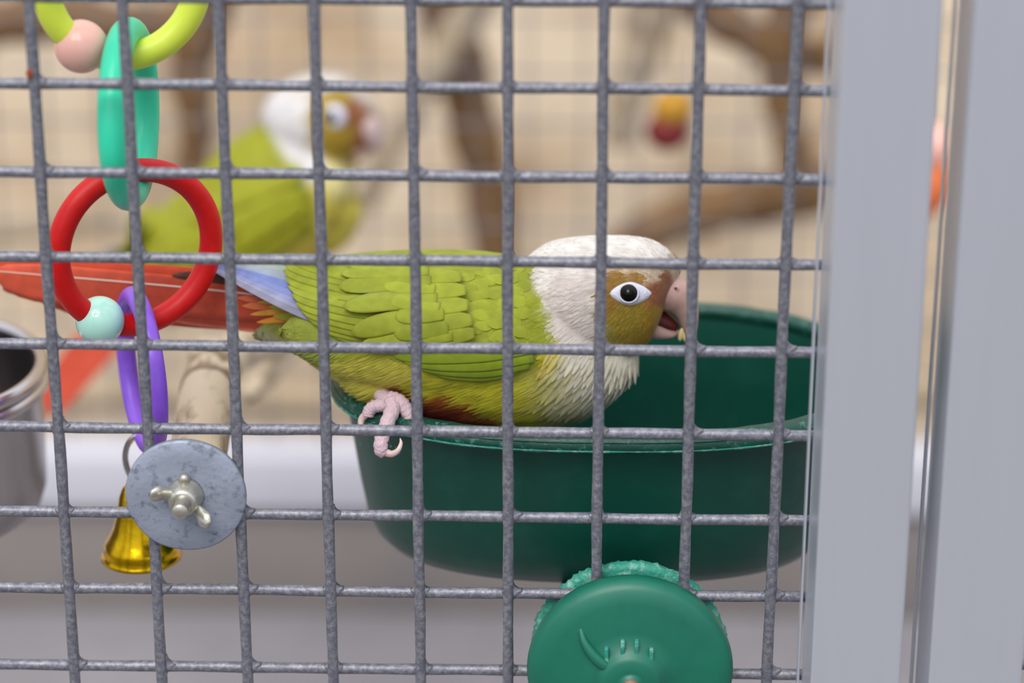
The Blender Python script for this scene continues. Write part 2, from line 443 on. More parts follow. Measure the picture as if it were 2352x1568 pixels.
Fc.append(tuple(range(nK))); Fc.append(tuple((len(prof)-1)*nK+i for i in range(nK))[::-1])
o = mesh_obj('clamp_plate', V, Fc, M['chewed'], dish); o['label'] = 'light green chewed clamp plate behind the mesh'
# arm that joins plate and bowl
V, Fc = box((pc.x-.020, .0068, pc.z+.004), (pc.x+.010, .036, BOTZ+.003), .002)
mesh_obj('bracket', V, Fc, M['green'], dish)
V, Fc = lathe([(0, .0175), (.0030, .0175), (.0031, .0165), (.0040, .0165), (.0074, .0165), (.0088, .0156), (.0100, .0134), (.0150, .0128), (.0235, .0118), (.0276, .0110), (.0294, .0092), (.0298, .0066), (.0294, .0044), (.0276, .0032), (.0100, .0030), (0, .0030)], 72, ax, Vector((KC.x, 0, KC.z)))
kn = mesh_obj('clamp_knob', V, Fc, M['knob'], dish)
tag(kn, 'round green plastic screw knob in front of the mesh')
V, Fc = lathe([(0, .0188), (.0022, .0186), (.0027, .0178), (.0027, .016)], 24, ax, Vector((KC.x, 0, KC.z)))
M['rustbolt'] = material('rusty_bolt_end', (138, 112, 96), .6, .4, spot=(96, 70, 58), scale=600)
mesh_obj('bolt_end', V, Fc, M['rustbolt'], kn)
# raised curved grip fins on the knob face
for q in range(2):
    pts = [P(1332, 1436, -11), P(1342, 1474, -13), P(1366, 1508, -14), P(1396, 1532, -14), P(1420, 1542, -13)]
    if q: pts = [Vector((2*KC.x-v.x, v.y, 2*KC.z-v.z)) for v in pts]
    V, Fc = tube(spline(pts, 18), fspline([.0006, .0012, .0016, .0016, .0008], 18), 10)
    mesh_obj('grip_fin', V, Fc, M['knob'], kn)
# two short worn marks moulded above the hub
for dx in (-.0030, .0010, -.0076, .0052):
    zz = .0086 if dx in (-.0030, .0010) else .0062
    V, Fc = box((KC.x+dx, -.0146, KC.z+zz), (KC.x+dx+.0012, -.0124, KC.z+zz+.0046), .0003)
    mesh_obj('moulded_mark', V, Fc, M['chewed'], kn)

# ------------------------------------------------------------------ hanging toy of plastic links
TY = 33.
def ringpts(c, u, v, ru, rv, n=96):
    return [c+u*(ru*math.cos(2*math.pi*i/n))+v*(rv*math.sin(2*math.pi*i/n)) for i in range(n)]
X, Z, Yv = Vector((1, 0, 0)), Vector((0, 0, 1)), Vector((0, 1, 0))
toy = empty('hanging_bird_toy', P(310, 1290, TY), 'hanging bird toy of coloured plastic links with beads and a gold bell', 'bird toy')
def link(name, c, yaw, ru, rv, r, mat, parent=None, tilt=0., flat=1.):
    u = Vector((math.cos(yaw), math.sin(yaw), math.sin(tilt))).normalized(); v = Z-u*Z.dot(u); v.normalize()
    V, Fc = tube(ringpts(c, u, v, ru, rv), r, 20, closed=True)
    return mesh_obj(name, V, Fc, mat, parent or toy)
def px2m(px, Y): return px*((P(1176, 784, Y)-CAM).dot(fwd))/F
s_ = px2m(1, TY)
# yellow link (its upper part is above the frame)
yc = P(281, -40, TY)
yl = link('yellow_link', yc, math.radians(20), .0212, .0212, .0040, M['yellow'])
# clip that hangs the toy from the wire above
tw = rowz[-1]*MM
# turquoise link, turned edge-on
tq = link('turquoise_link', P(297, 262, TY), math.radians(87.5), .0232, .0232, .0041, M['turquoise'], tilt=.0)
rd = link('red_link', P(312, 570, TY), math.radians(30), .0234, .0234, .0034, M['red'])
pu = link('purple_link', P(325, 852, TY), math.radians(-69), .0215, .0222, .0029, M['purple'], tilt=.30)
def onring(c, yaw, r, a):
    u = Vector((math.cos(math.radians(yaw)), math.sin(math.radians(yaw)), 0)); a = math.radians(a)
    return c+u*(r*math.cos(a))+Z*(r*math.sin(a))
mesh_obj('pink_bead', *sphere(onring(yc, 20, .0212, 233.8), px2m(59, TY), 40, 24), M['pink'], yl)
mesh_obj('mint_bead', *sphere(onring(P(312, 570, TY), 30, .0234, 238.7), px2m(56, TY), 40, 24), M['mint'], rd)
# split ring and bell
sr = P(335, 1062, TY)
V, Fc = tube(ringpts(sr, Vector((.93, -.36, 0)), Z, .0070, .0088, 40), .0009, 10, closed=True)
mesh_obj('split_ring', V, Fc, M['chrome'], toy)
bt = P(322, 1112, TY); bb = P(325, 1276, TY)
h = bt.z-bb.z
prof = [(0, h), (.0028, h), (.0045, h*.95), (.0056, h*.84), (.0066, h*.62), (.0079, h*.42), (.0094, h*.27), (.0106, h*.20), (.0112, h*.14), (.0111, h*.09), (.0116, h*.03), (.0122, 0), (.0118, -.0002), (.0104, h*.12), (.0085, h*.28), (.005, h*.8), (0, h*.9)]
bell = mesh_obj('bell', *lathe(prof, 48, Z, Vector((bb.x, bb.y, bb.z))), M['brass'], toy)
V, Fc = tube(ringpts(Vector((bb.x, bb.y, bt.z+.0008)), Yv, Z, .0017, .0019, 20), .0005, 8, closed=True)
mesh_obj('bell_loop', V, Fc, M['brass'], bell)
# hook from yellow link to the mesh above the frame
hp = [yc+Z*.0210+Vector((0, -.0035, .003)), yc+Vector((0, -.006, .0155)), yc+Vector((0, -.015, .0135)), yc+Vector((0, -.026, .0215)), Vector((yc.x, .0045, rowz[-2]*MM+.002)), Vector((yc.x, .0012, rowz[-2]*MM+.0030)), Vector((yc.x, -.0019, rowz[-2]*MM+.0012)), Vector((yc.x, -.0022, rowz[-2]*MM-.002))]
V, Fc = tube(spline(hp, 30), .0008, 8); mesh_obj('hanging_hook', V, Fc, M['chrome'], toy)

# ------------------------------------------------------------------ wooden perch bolted to the mesh
dc = P(427, 1137, -3)
perch = empty('branch_perch', Vector((dc.x, 0, dc.z)), 'natural wood branch perch fixed to the mesh by a round grey washer', 'perch')
ctl = [P(427, 1137, 4), P(446, 1080, 20), P(463, 1000, 44), P(474, 915, 76), P(492, 856, 106), P(535, 812, 142), P(610, 785, 190), P(690, 760, 250), P(780, 745, 300), P(880, 735, 350)]
pts = spline(ctl, 60); rad = fspline([.0080, .0083, .0087, .0086, .0080, .0068, .0064, .0062, .0060, .0055], 60)
rr = random.Random(5)
V, Fc = tube(pts, [r*(1+.03*math.sin(i*.9)+.05*math.exp(-((i-25)/2.5)**2)) for i, r in enumerate(rad)], 24)
V = [v+Vector((math.sin(v.z*900+v.y*400), math.sin(v.x*700), math.sin(v.x*800+v.y*300)))*.00018 for v in V]
br = mesh_obj('branch', V, Fc, M['wood'], perch)
cl_ = spline([P(476, 905, 80), P(481, 884, 91), P(489, 862, 103), P(500, 848, 113)], 10)
V, Fc = tube(cl_, fspline([.0089, .0089, .0086, .0078], 10), 24)
mesh_obj('bark_collar', V, Fc, M['collar'], br)
V, Fc = tube(spline([P(520, 815, 138), P(482, 800, 140), P(462, 808, 138), P(452, 826, 134)], 14), fspline([.0052, .0046, .0040, .0030], 14), 14)
mesh_obj('knot', V, Fc, M['palebark'], br)
V, Fc = tube(spline([P(660, 778, 225), P(655, 812, 218), P(622, 855, 205), P(590, 890, 195), P(572, 905, 190)], 16), fspline([.0052, .0050, .0042, .0036, .0034], 16), 14)
mesh_obj('side_twig', V, Fc, M['wood'], br)
# washer disc
r0 = .0172
prof = [(.0, .0020), (.0060, .0022), (.0120, .0021), (.0166, .0018), (.0172, .0014), (.0172, .0), (.0, .0)]
V, Fc = lathe(prof, 72, ax, Vector((dc.x, -.0020, dc.z)))
V = [v+Vector((0, .0003*math.sin(v.x*260)*math.sin(v.z*310), 0)) for v in V]
ws = mesh_obj('washer', V, Fc, M['zinc_disc'], perch); tag(ws, 'round grey galvanised washer plate')
bc = Vector((dc.x, -.0040, dc.z+.0006))
prof = [(.0, .0118), (.0019, .0118), (.00225, .0114)]
for i in range(14):
    prof += [(.00235, .0112-i*.0006), (.00205, .0109-i*.0006)]
prof += [(.0022, .0)]
mesh_obj('bolt', *lathe(prof, 24, ax, bc), M['bolt'], perch)
prof = [(.0022, .0062), (.0032, .0064), (.0040, .0058), (.0046, .0030), (.0052, .0012), (.0054, .0), (.002, 0)]
nut = mesh_obj('wing_nut', *lathe(prof, 28, ax, bc), M['bolt'], perch)
for sgn, ang in ((1, math.radians(158)), (-1, math.radians(-40))):
    d = Vector((math.cos(ang), 0, math.sin(ang)))
    pts = [bc+d*.0035+ax*.0028, bc+d*.0058+ax*.0040, bc+d*.0080+ax*.0058, bc+d*.0094+ax*.0072]
    V, Fc = tube(spline(pts, 12), fspline([.0014, .0020, .0025, .0012], 12), 12, flat=.55, ref=Vector((0, 0, 1)).cross(d).cross(d))
    mesh_obj('nut_wing', V, Fc, M['bolt'], nut)
pts = [bc+Vector((0, -.0005, .0035)), bc+Vector((.0002, -.0016, .0058)), bc+Vector((.0002, -.0016, .0072))]
V, Fc = tube(spline(pts, 8), fspline([.0016, .0017, .0009], 8), 12); mesh_obj('nut_lug', V, Fc, M['bolt'], nut)

# ------------------------------------------------------------------ stainless cup
CR = .046
ce = P(104, 852, 72); cc = Vector((ce.x-CR, ce.y, ce.z)); chh = .049
prof = [(CR-.0035, .0005), (CR-.0025, .0016), (CR-.0012, .0020), (CR, .0012), (CR+.0003, 0), (CR-.0006, -.0014), (CR-.0002, -.0024), (CR+.0001, -.0034), (CR-.0006, -.0046), (CR-.0020, -.0054),
        (CR-.0022, -.010), (CR-.0024, -.030), (CR-.0028, -.0400), (CR-.0045, -.0450), (CR-.008, -.0478), (CR-.012, -.0488), (0, -.049), (0, -.047), (CR-.014, -.0468), (CR-.0065, -.043), (CR-.0048, -.036), (CR-.0044, -.010), (CR-.0036, -.001)]
cup = empty('steel_cup', cc+Vector((0, 0, -.049)), 'polished stainless steel cup with a double rolled rim', 'cup')
mesh_obj('cup_body', *lathe(prof[9:], 72, Z, cc), M['steel'], cup)
def roll(r, z, t): return lathe([(r+t*math.cos(2*math.pi*i/14), z+t*1.1*math.sin(2*math.pi*i/14)) for i in range(14)], 72, Z, cc, closed_profile=True)
mesh_obj('rolled_rim', *join(roll(CR-.0019, -.0002, .0022), roll(CR-.0012, -.0046, .0020)), M['chrome'], cup)

# ------------------------------------------------------------------ rear of the cage
rear = empty('wire_mesh_panel', (0, .515, zt), 'thin wire mesh along the rear side of the cage above the white rail', 'wire mesh')
for k in range(-18, 19): wire('vertical_wire', (k*.0254, .515, zt), (k*.0254, .515, .32), .0007, rear, n=3, seg=6)
for j in range(0, 23): wire('horizontal_wire', (-.48, .5162, zt+.012+j*.0254), (.48, .5172, zt+.012+j*.0254), .0007, rear, n=3, seg=6)
def branch(px_path, radii, mat, label, grp=None, name='tree_branch'):
    pts = spline([P(*q) for q in px_path], 24); rd_ = fspline([r_*MM for r_ in radii], 24)
    V, Fc = tube(pts, [q*(1+.08*math.sin(i*1.3)) for i, q in enumerate(rd_)], 12)
    o_ = mesh_obj(name, V, Fc, mat)
    return tag(o_, label, 'branch', grp)
branch([(1130, -60, 570), (1060, 60, 570), (980, 190, 570), (900, 330, 570), (840, 470, 570)], [9, 9, 8, 7, 6], M['palebark'], 'pale grey branch slanting up behind the parrots')
branch([(1010, -60, 600), (1050, 120, 600), (1085, 280, 600), (1120, 430, 600), (1140, 640, 600), (1150, 900, 600)], [15, 14, 13, 12, 11, 11], M['bark'], 'brown upright branch rising behind the back of the near parrot')
branch([(1330, 640, 590), (1480, 540, 590), (1640, 480, 590), (1780, 455, 590), (1960, 420, 590)], [9, 11, 13, 13, 12], M['bark'], 'thick brown branch behind the crown of the near parrot')
branch([(1830, -40, 580), (1790, 120, 580), (1800, 260, 580), (1830, 380, 580), (1780, 470, 580)], [12, 10, 9, 9, 10], M['bark'], 'brown forked branch rising beside the aluminium post')
branch([(1510, -60, 610), (1480, 80, 610), (1440, 220, 610), (1420, 330, 610)], [14, 12, 10, 8], M['palebark'], 'dull brown branch hanging above the red and yellow toy')
branch([(1560, -30, 610), (1700, 70, 610), (1840, 130, 610), (1960, 120, 610)], [12, 11, 10, 10], M['bark'], 'brown branch crossing above the red and yellow toy')
branch([(500, -60, 610), (440, 140, 610), (450, 300, 610), (430, 420, 610)], [13, 12, 10, 8], M['bark'], 'brown branch behind the turquoise link')
branch([(-60, 60, 610), (120, 40, 610), (330, 60, 610), (520, 20, 610)], [12, 13, 12, 10], M['bark'], 'brown branch behind the yellow link')
branch([(-80, 545, 610), (100, 520, 610), (240, 500, 610), (330, 505, 610)], [6, 7, 6, 5], M['palebark'], 'thin dull branch behind the red link')
branch([(-80, 930, 590), (300, 905, 610), (760, 925, 610), (1200, 930, 610), (1900, 900, 610), (2300, 905, 610)], [8, 9, 9, 9, 9, 8], M['palebark'], 'long dull branch lying just above the white rear rail')
# hanging toys far behind
t_ = empty('hanging_toy', P(1530, 330, 430), 'small mustard yellow and dark red hanging toy behind', 'bird toy')
mesh_obj('yellow_block', *sphere(P(1545, 248, 430), (.009, .008, .0085), 18, 12), M['toyyellow'], t_)
mesh_obj('red_block', *sphere(P(1532, 302, 430), (.0098, .009, .0085), 18, 12), M['toyred'], t_)
V, Fc = tube([P(1545, 230, 430), P(1548, 60, 430), P(1550, -80, 430)], .0008, 8); mesh_obj('cord', V, Fc, M['palebark'], t_)
t_ = empty('hanging_toy', P(2135, 480, 400), 'small orange hanging toy seen between the two posts', 'bird toy')
mesh_obj('orange_block', *sphere(P(2128, 425, 400), (.011, .009, .014), 18, 12), M['toyorange'], t_)
mesh_obj('pink_block', *sphere(P(2132, 335, 400), (.010, .009, .010), 18, 12), M['pink'], t_)
V, Fc = tube([P(2130, 320, 400), P(2134, 60, 400), P(2136, -80, 400)], .0008, 8); mesh_obj('cord', V, Fc, M['palebark'], t_)

# ------------------------------------------------------------------ parrots
def ell_loft(secs, seg=28):
    """secs = [(centre, up_half_vector, side_half_vector)]"""
    V = []; Fc = []
    for c, u, s in secs:
        for j in range(seg):
            a = 2*math.pi*j/seg
            V.append(c+u*math.sin(a)+s*math.cos(a))
    for i in range(len(secs)-1):
        for j in range(seg):
            Fc.append((i*seg+j, (i+1)*seg+j, (i+1)*seg+(j+1) % seg, i*seg+(j+1) % seg))
    Fc.append(tuple(range(seg))); Fc.append(tuple((len(secs)-1)*seg+j for j in range(seg))[::-1])
    return V, Fc
def side_loft(tab, Yb, k=.945):
    """tab = [(px, top, bottom, half width mm)]"""
    secs = []
    # densify by spline
    n = (len(tab)-1)*4
    q = [fspline([r[i] for r in tab], n) for i in range(4)]
    for x, t, b, hw in zip(*q):
        a, c = P(x, t, Yb), P(x, b, Yb)
        secs.append(((a+c)/2, Vector((0, 0, (a.z-c.z)/2*k)), Vector((0, hw*MM, 0))))
    return ell_loft(secs)
def fuse(parts, voxel, smooth_it):
    """voxel-fuse closed shells into one continuous skin"""
    ob = mesh_obj('tmp_shell', *join(*parts), M['feather'])
    m = ob.modifiers.new('r', 'REMESH'); m.mode = 'VOXEL'; m.voxel_size = voxel
    m = ob.modifiers.new('s', 'SMOOTH'); m.factor = .5; m.iterations = smooth_it
    dg = bpy.context.evaluated_depsgraph_get(); dg.update()
    me = bpy.data.meshes.new_from_object(ob.evaluated_get(dg))
    V = [v.co.copy() for v in me.vertices]; Fc = [tuple(p.vertices) for p in me.polygons]
    bpy.data.meshes.remove(me); bpy.data.objects.remove(ob)
    return V, Fc
class Paint:
    def __init__(self, pts, power=5):
        self.p = [(x, y, lin(c)) for x, y, c in pts]; self.k = power/2
    def __call__(self, px, py):
        W = 0; r = g = b = 0
        for x, y, c in self.p:
            w_ = 1/(((px-x)**2+(py-y)**2+30)**self.k)
            W += w_; r += c[0]*w_; g += c[1]*w_; b += c[2]*w_
        return (r/W, g/W, b/W)
def single_feather(base, d, nrm, L, Wd, c0, c1, ctip, lift=.12, cup=.18, rows=4, round_=.55):
    """small contour feather: V, F, colours, uv"""
    side = d.cross(nrm); V = []; C = []; UV = []; Fc = []
    for i in range(rows+1):
        t = i/rows
        wdt = Wd*(math.sin(math.pi*(.18+.82*t**.8*round_+.0)) if t < 1 else .12)
        wdt = Wd*max(.12, math.sin(math.pi*min(.97, .2+.77*t)))
        c = base+d*(L*t)+nrm*(L*(lift*t-.10*t*t))
        for j, s in enumerate((-1, 0, 1)):
            V.append(c+side*(wdt*s*.5)-nrm*(wdt*cup*abs(s)))
            cc = lerp(c0, c1, abs(s)); C.append(lerp(cc, ctip, t*t*.8)); UV.append((s*.5, t))
    for i in range(rows):
        for j in range(2):
            a = i*3+j; Fc.append((a, a+1, a+4, a+3))
    return V, Fc, C, UV
def plumage(name, V, Fc, Yb, rule, parent, seed=1, cand=60000):
    """small body feathers laid over the skin; rule(px,py,near) -> None or dict"""
    r = random.Random(seed); tri = []; cum = []; tot = 0
    for f in Fc:
        a, b, c = V[f[0]], V[f[1]], V[f[2]]
        ar = (b-a).cross(c-a).length*(1 if len(f) == 4 else .5); tot += ar; cum.append(tot)
    import bisect
    grid = {}; oV = []; oF = []; oC = []; oU = []; G = .0008; cnt = 0
    for _ in range(cand):
        f = Fc[min(bisect.bisect(cum, r.random()*tot), len(Fc)-1)]
        a, b, c = V[f[0]], V[f[1]], V[f[2]]; u, v = r.random(), r.random()
        if len(f) == 4: p = a+(b-a)*u+(V[f[3]]-a)*v
        else:
            if u+v > 1: u, v = 1-u, 1-v
            p = a+(b-a)*u+(c-a)*v
        n = (b-a).cross(c-a).normalized()
        q = Vector((p.x, 2*Yb*MM-p.y, p.z)) if p.y > Yb*MM else p
        px, py = pix(q)
        k = rule(px, py, r, p.y > Yb*MM)
        if not k: continue
        sp = k['gap']*MM; m = int(sp/G)+1
        key = (int(p.x//G), int(p.y//G), int(p.z//G)); ok = True
        for dx in range(-m, m+1):
            for dy in range(-m, m+1):
                for dz in range(-m, m+1):
                    for w2 in grid.get((key[0]+dx, key[1]+dy, key[2]+dz), ()):
                        if (w2-p).length_squared < sp*sp: ok = False; break
                    if not ok: break
                if not ok: break
            if not ok: break
        if not ok: continue
        grid.setdefault(key, []).append(p)
        d = Vector((k['dir'][0]+r.gauss(0, .08), 0, -k['dir'][1]+r.gauss(0, .08))); d = d-n*d.dot(n)
        if d.length < .05: d = Vector((-1, 0, -.3))-n*n.dot(Vector((-1, 0, -.3)))
        d.normalize(); s = r.uniform(.85, 1.15)
        fv, ff, fc, fu = single_feather(p-d*(k['len']*.25*MM)+n*.00005, d, n, k['len']*MM*s, k['w']*MM*s, k['c0'], k['c1'], k['ct'], k.get('lift', .12))
        o = len(oV); oV += fv; oC += fc; oU += fu; oF += [tuple(i+o for i in q_) for q_ in ff]; cnt += 1
    ob = mesh_obj(name, oV, oF, M['feather'], parent, cols=oC, uvs=oU); ob['kind'] = 'stuff'
    return ob
def sc_(c, k): return tuple(min(1, x*k) for x in c)

def flight_feather(name, axis_px, W0_, place, c_in, c_out, parent, shaft=None, rows=16, colsn=8, tipround=.25, basew=.55, asym=0., mirror=None, W1=None):
    """long feather; axis_px control points in the side view, W0 half width there;
       place(px,py,s,t) -> world point"""
    ax_ = spline([Vector((x, y, 0)) for x, y in axis_px], rows)
    V = []; C = []; UV = []; Fc = []
    T, _ = frames(ax_, ref=Vector((0, 0, 1)))
    for i in range(rows+1):
        t = i/rows; nrm = Vector((-T[i].y, T[i].x, 0))
        prof = basew+(1-basew)*math.sin(math.pi*.5*min(1, t/.45))
        if t > 1-tipround: prof *= math.sqrt(max(.01, 1-((t-(1-tipround))/tipround)**2))
        for j in range(colsn+1):
            s = -1+2*j/colsn; W0 = (W1 if (W1 and s < 0) else W0_)
            q = ax_[i]+nrm*(W0*prof*(s+asym*prof))
            V.append(place(q.x, q.y, s, t))
            c = lerp(c_in, c_out, s**6) if s > 0 else lerp(c_in, c_out, s**6)
            C.append(c); UV.append((s*.5, t*1.2))
    for i in range(rows):
        for j in range(colsn):
            a = i*(colsn+1)+j; Fc.append((a, a+1, a+colsn+2, a+colsn+1))
    if mirror is not None: V = [Vector((v.x, 2*mirror*MM-v.y, v.z)) for v in V]
    ob = mesh_obj(name, V, Fc, M['feather'], parent, cols=C, uvs=UV)
    md = ob.modifiers.new('thickness', 'SOLIDIFY'); md.thickness = .00012; md.offset = 0
    if shaft:
        sv = []; mid = colsn//2
        for i in range(rows+1):
            sv.append(V[i*(colsn+1)+mid])
        off = (CAM-sv[0]).normalized()*.00015
        V2, F2 = tube([v+off for v in sv], [.00042*(1-.75*i/rows) for i in range(rows+1)], 6)
        so = mesh_obj(name+'_shaft', V2, F2, shaft, ob)
        so.name = 'shaft'
    return ob

# ---- near parrot -------------------------------------------------
YB = 55.
parrot = empty('parrot', P(1000, 985, YB), 'green parrot with a pale head leaning over the green dish, mouth open', 'parrot')
torso = [(598, 745, 785, 2.5), (640, 700, 795, 6), (690, 640, 815, 12), (740, 598, 850, 17), (800, 586, 885, 20.5), (860, 579, 915, 23), (920, 575, 938, 25), (1000, 572, 968, 26), (1080, 573, 984, 26), (1150, 580, 990, 25), (1200, 590, 988, 24), (1250, 605, 985, 22.5), (1300, 632, 973, 21), (1350, 672, 955, 19), (1400, 725, 918, 16), (1435, 768, 882, 12), (1458, 795, 848, 7), (1466, 810, 830, 2)]
head = [(1190, 612, 690, 6), (1225, 580, 760, 12), (1260, 557, 800, 15), (1300, 546, 820, 16.5), (1350, 540, 830, 17), (1400, 539, 830, 17), (1450, 541, 820, 16), (1490, 549, 785, 14), (1514, 560, 742, 11), (1530, 572, 694, 8), (1546, 586, 655, 5), (1560, 602, 632, 2.2)]
shells = [side_loft(torso, YB), side_loft(head, YB)]
wc = P(975, 738, YB)
for s in (-1, 1):
    rot = Matrix.Rotation(math.radians(6), 3, 'Y')
    shells.append(sphere(wc+Vector((0, s*.0175, 0)), (.0405, .0115, .0150), 32, 18, rot))
    shells.append(sphere(P(865, 860, YB-13)+Vector((0, (0 if s < 0 else .026), 0)), (.0125, .0095, .0085), 24, 14, Matrix.Rotation(math.radians(25), 3, 'Y')))
bV, bF = fuse(shells, .00075, 10)
GREEN = (146, 154, 36)
pts1 = []
def add(c, *xy):
    for x, y in xy: pts1.append((x, y, c))
add((226, 219, 210), (1235, 590), (1270, 570), (1300, 555), (1350, 550), (1400, 548), (1450, 550), (1490, 562), (1530, 585), (1255, 640), (1300, 610), (1350, 600), (1400, 595), (1450, 592), (1500, 600))
add((216, 204, 196), (1270, 690), (1290, 650), (1340, 650), (1330, 700), (1290, 740), (1330, 750), (1310, 790), (1350, 790), (1370, 750), (1360, 690), (1375, 640))
add((146, 108, 40), (1405, 645), (1430, 632), (1470, 635), (1392, 680), (1400, 705))
add((148, 126, 40), (1410, 735), (1440, 725), (1470, 720), (1430, 765), (1465, 760))
add((160, 124, 36), (1495, 735), (1490, 765), (1470, 785), (1505, 715))
add((148, 134, 60), (1400, 775), (1420, 795), (1450, 800))
add((136, 84, 52), (1512, 665), (1515, 690), (1530, 640))
add((196, 176, 150), (1480, 622), (1545, 612), (1560, 635), (1440, 615), (1510, 630))
add((214, 208, 186), (1320, 830), (1370, 830), (1420, 830), (1455, 830), (1440, 860), (1400, 870), (1350, 870), (1410, 900), (1370, 920))
add((202, 196, 140), (1300, 850), (1310, 900), (1330, 940), (1370, 945), (1290, 930))
add((192, 184, 84), (1265, 900), (1270, 950), (1250, 860), (1230, 930), (1300, 965))
add((204, 186, 50), (1275, 815), (1262, 830))
add(GREEN, (1205, 625), (1195, 660), (1225, 700), (1245, 745), (1255, 785), (1205, 770), (1160, 650), (1150, 720), (1180, 820), (1230, 820))
add(GREEN, (1205, 592), (1185, 585))
add(GREEN, (1130, 573), (1060, 568), (980, 566), (900, 570), (820, 578), (740, 592))
add(GREEN, (1100, 620), (1000, 620), (900, 620), (800, 620), (720, 630), (1100, 700), (1000, 700), (900, 700), (800, 700), (720, 700), (1100, 780), (1000, 780), (900, 780), (820, 780), (1120, 840), (1040, 850), (1000, 840))
add((198, 192, 48), (1150, 900), (1060, 895), (1000, 890), (1200, 920), (1120, 925), (1180, 960), (1220, 965), (960, 890))
add((118, 16, 8), (900, 905), (1100, 985), (1050, 990), (930, 945), (960, 950), (1020, 955), (1060, 968), (930, 925), (960, 935), (985, 958), (1030, 968), (1080, 980), (910, 910), (1000, 980), (950, 965))
add((150, 76, 24), (1135, 984), (1085, 955), (1020, 930))
add((198, 190, 72), (800, 880), (840, 860), (890, 875), (780, 850), (930, 855), (830, 905), (880, 900), (910, 840))
add((150, 160, 60), (700, 790), (740, 825), (650, 770), (610, 740), (650, 740), (770, 810))
add((160, 160, 120), (600, 770), (640, 790), (580, 740))
paint1 = Paint(pts1)
def skin(name, V, Fc, Yb, paint, parent):
    C = []
    for v in V:
        q = Vector((v.x, 2*Yb*MM-v.y, v.z)) if v.y > Yb*MM else v
        C.append(paint(*pix(q)))
    return mesh_obj(name, V, Fc, M['feather'], parent, cols=C)
skin('body', bV, bF, YB, paint1, parrot)
b_bvh = BVHTree.FromPolygons(bV, bF)
def inpoly(x, y, poly):
    c = False; n = len(poly)
    for i in range(n):
        x1, y1 = poly[i]; x2, y2 = poly[i-1]
        if (y1 > y) != (y2 > y) and x < (x2-x1)*(y-y1)/(y2-y1)+x1: c = not c
    return c
wing_poly = [(640, 585), (900, 585), (1010, 610), (1010, 700), (1000, 800), (860, 800), (740, 780), (680, 735), (640, 650)]
eye_poly = [(1398, 673), (1420, 652), (1445, 645), (1475, 652), (1503, 675), (1475, 698), (1445, 703), (1418, 694)]
def rule1(px, py, r, far=False):
    if (inpoly(px, py, wing_poly) and not far) or inpoly(px, py, eye_poly): return None
    if py > 636 and px > 1500+max(0, 700-py)*.45: return None
    c = paint1(px, py); c = sc_(c, r.uniform(.9, 1.08))
    white = px > 1215 and py < 800 and not (px > 1385 and py > 620)
    face = px > 1385 and 620 <= py < 815
    breast = px > 1255 and py >= 795
    if face:
        dx, dy = px-1560, py-655; l = math.hypot(dx, dy)
        return dict(gap=.85, len=2.7, w=1.9, dir=(dx/l, dy/l+.25), c0=sc_(c, .85), c1=c, ct=sc_(c, 1.2), lift=.12)
    if px > 1210 and py < 810 and (white or px > 1280):
        dx, dy = px-1600, (py-690)*.6; l = math.hypot(dx, dy)
        fine = 1370 > px > 1290 and py > 680
        return dict(gap=.95, len=3.6, w=1.3 if fine else 2.0, dir=(dx/l, dy/l+(.5 if py > 640 else .12)), c0=c, c1=c, ct=c, lift=.13)
    if breast:
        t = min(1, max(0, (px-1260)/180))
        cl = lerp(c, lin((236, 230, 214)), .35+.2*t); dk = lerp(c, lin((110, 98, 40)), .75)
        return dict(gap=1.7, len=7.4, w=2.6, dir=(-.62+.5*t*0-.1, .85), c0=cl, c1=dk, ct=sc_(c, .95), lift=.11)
    if py > 880 and px < 1260 and px > 900:
        return dict(gap=1.0, len=5.5, w=1.0, dir=(-.9, .38), c0=c, c1=c, ct=c, lift=.1)
    if px <= 960 and py > 800:
        return dict(gap=.9, len=6.0, w=.8, dir=(-.85, .5), c0=c, c1=c, ct=c, lift=.1)
    if px > 1120 and py < 880:
        return dict(gap=1.15, len=4.0, w=2.1, dir=(-.8, .32), c0=c, c1=c, ct=c, lift=.06)
    return dict(gap=1.5, len=6.0, w=2.8, dir=(-1, .06), c0=c, c1=c, ct=c, lift=.06)
pl = plumage('body_feathers', bV, bF, YB, rule1, parrot, 11, 90000)

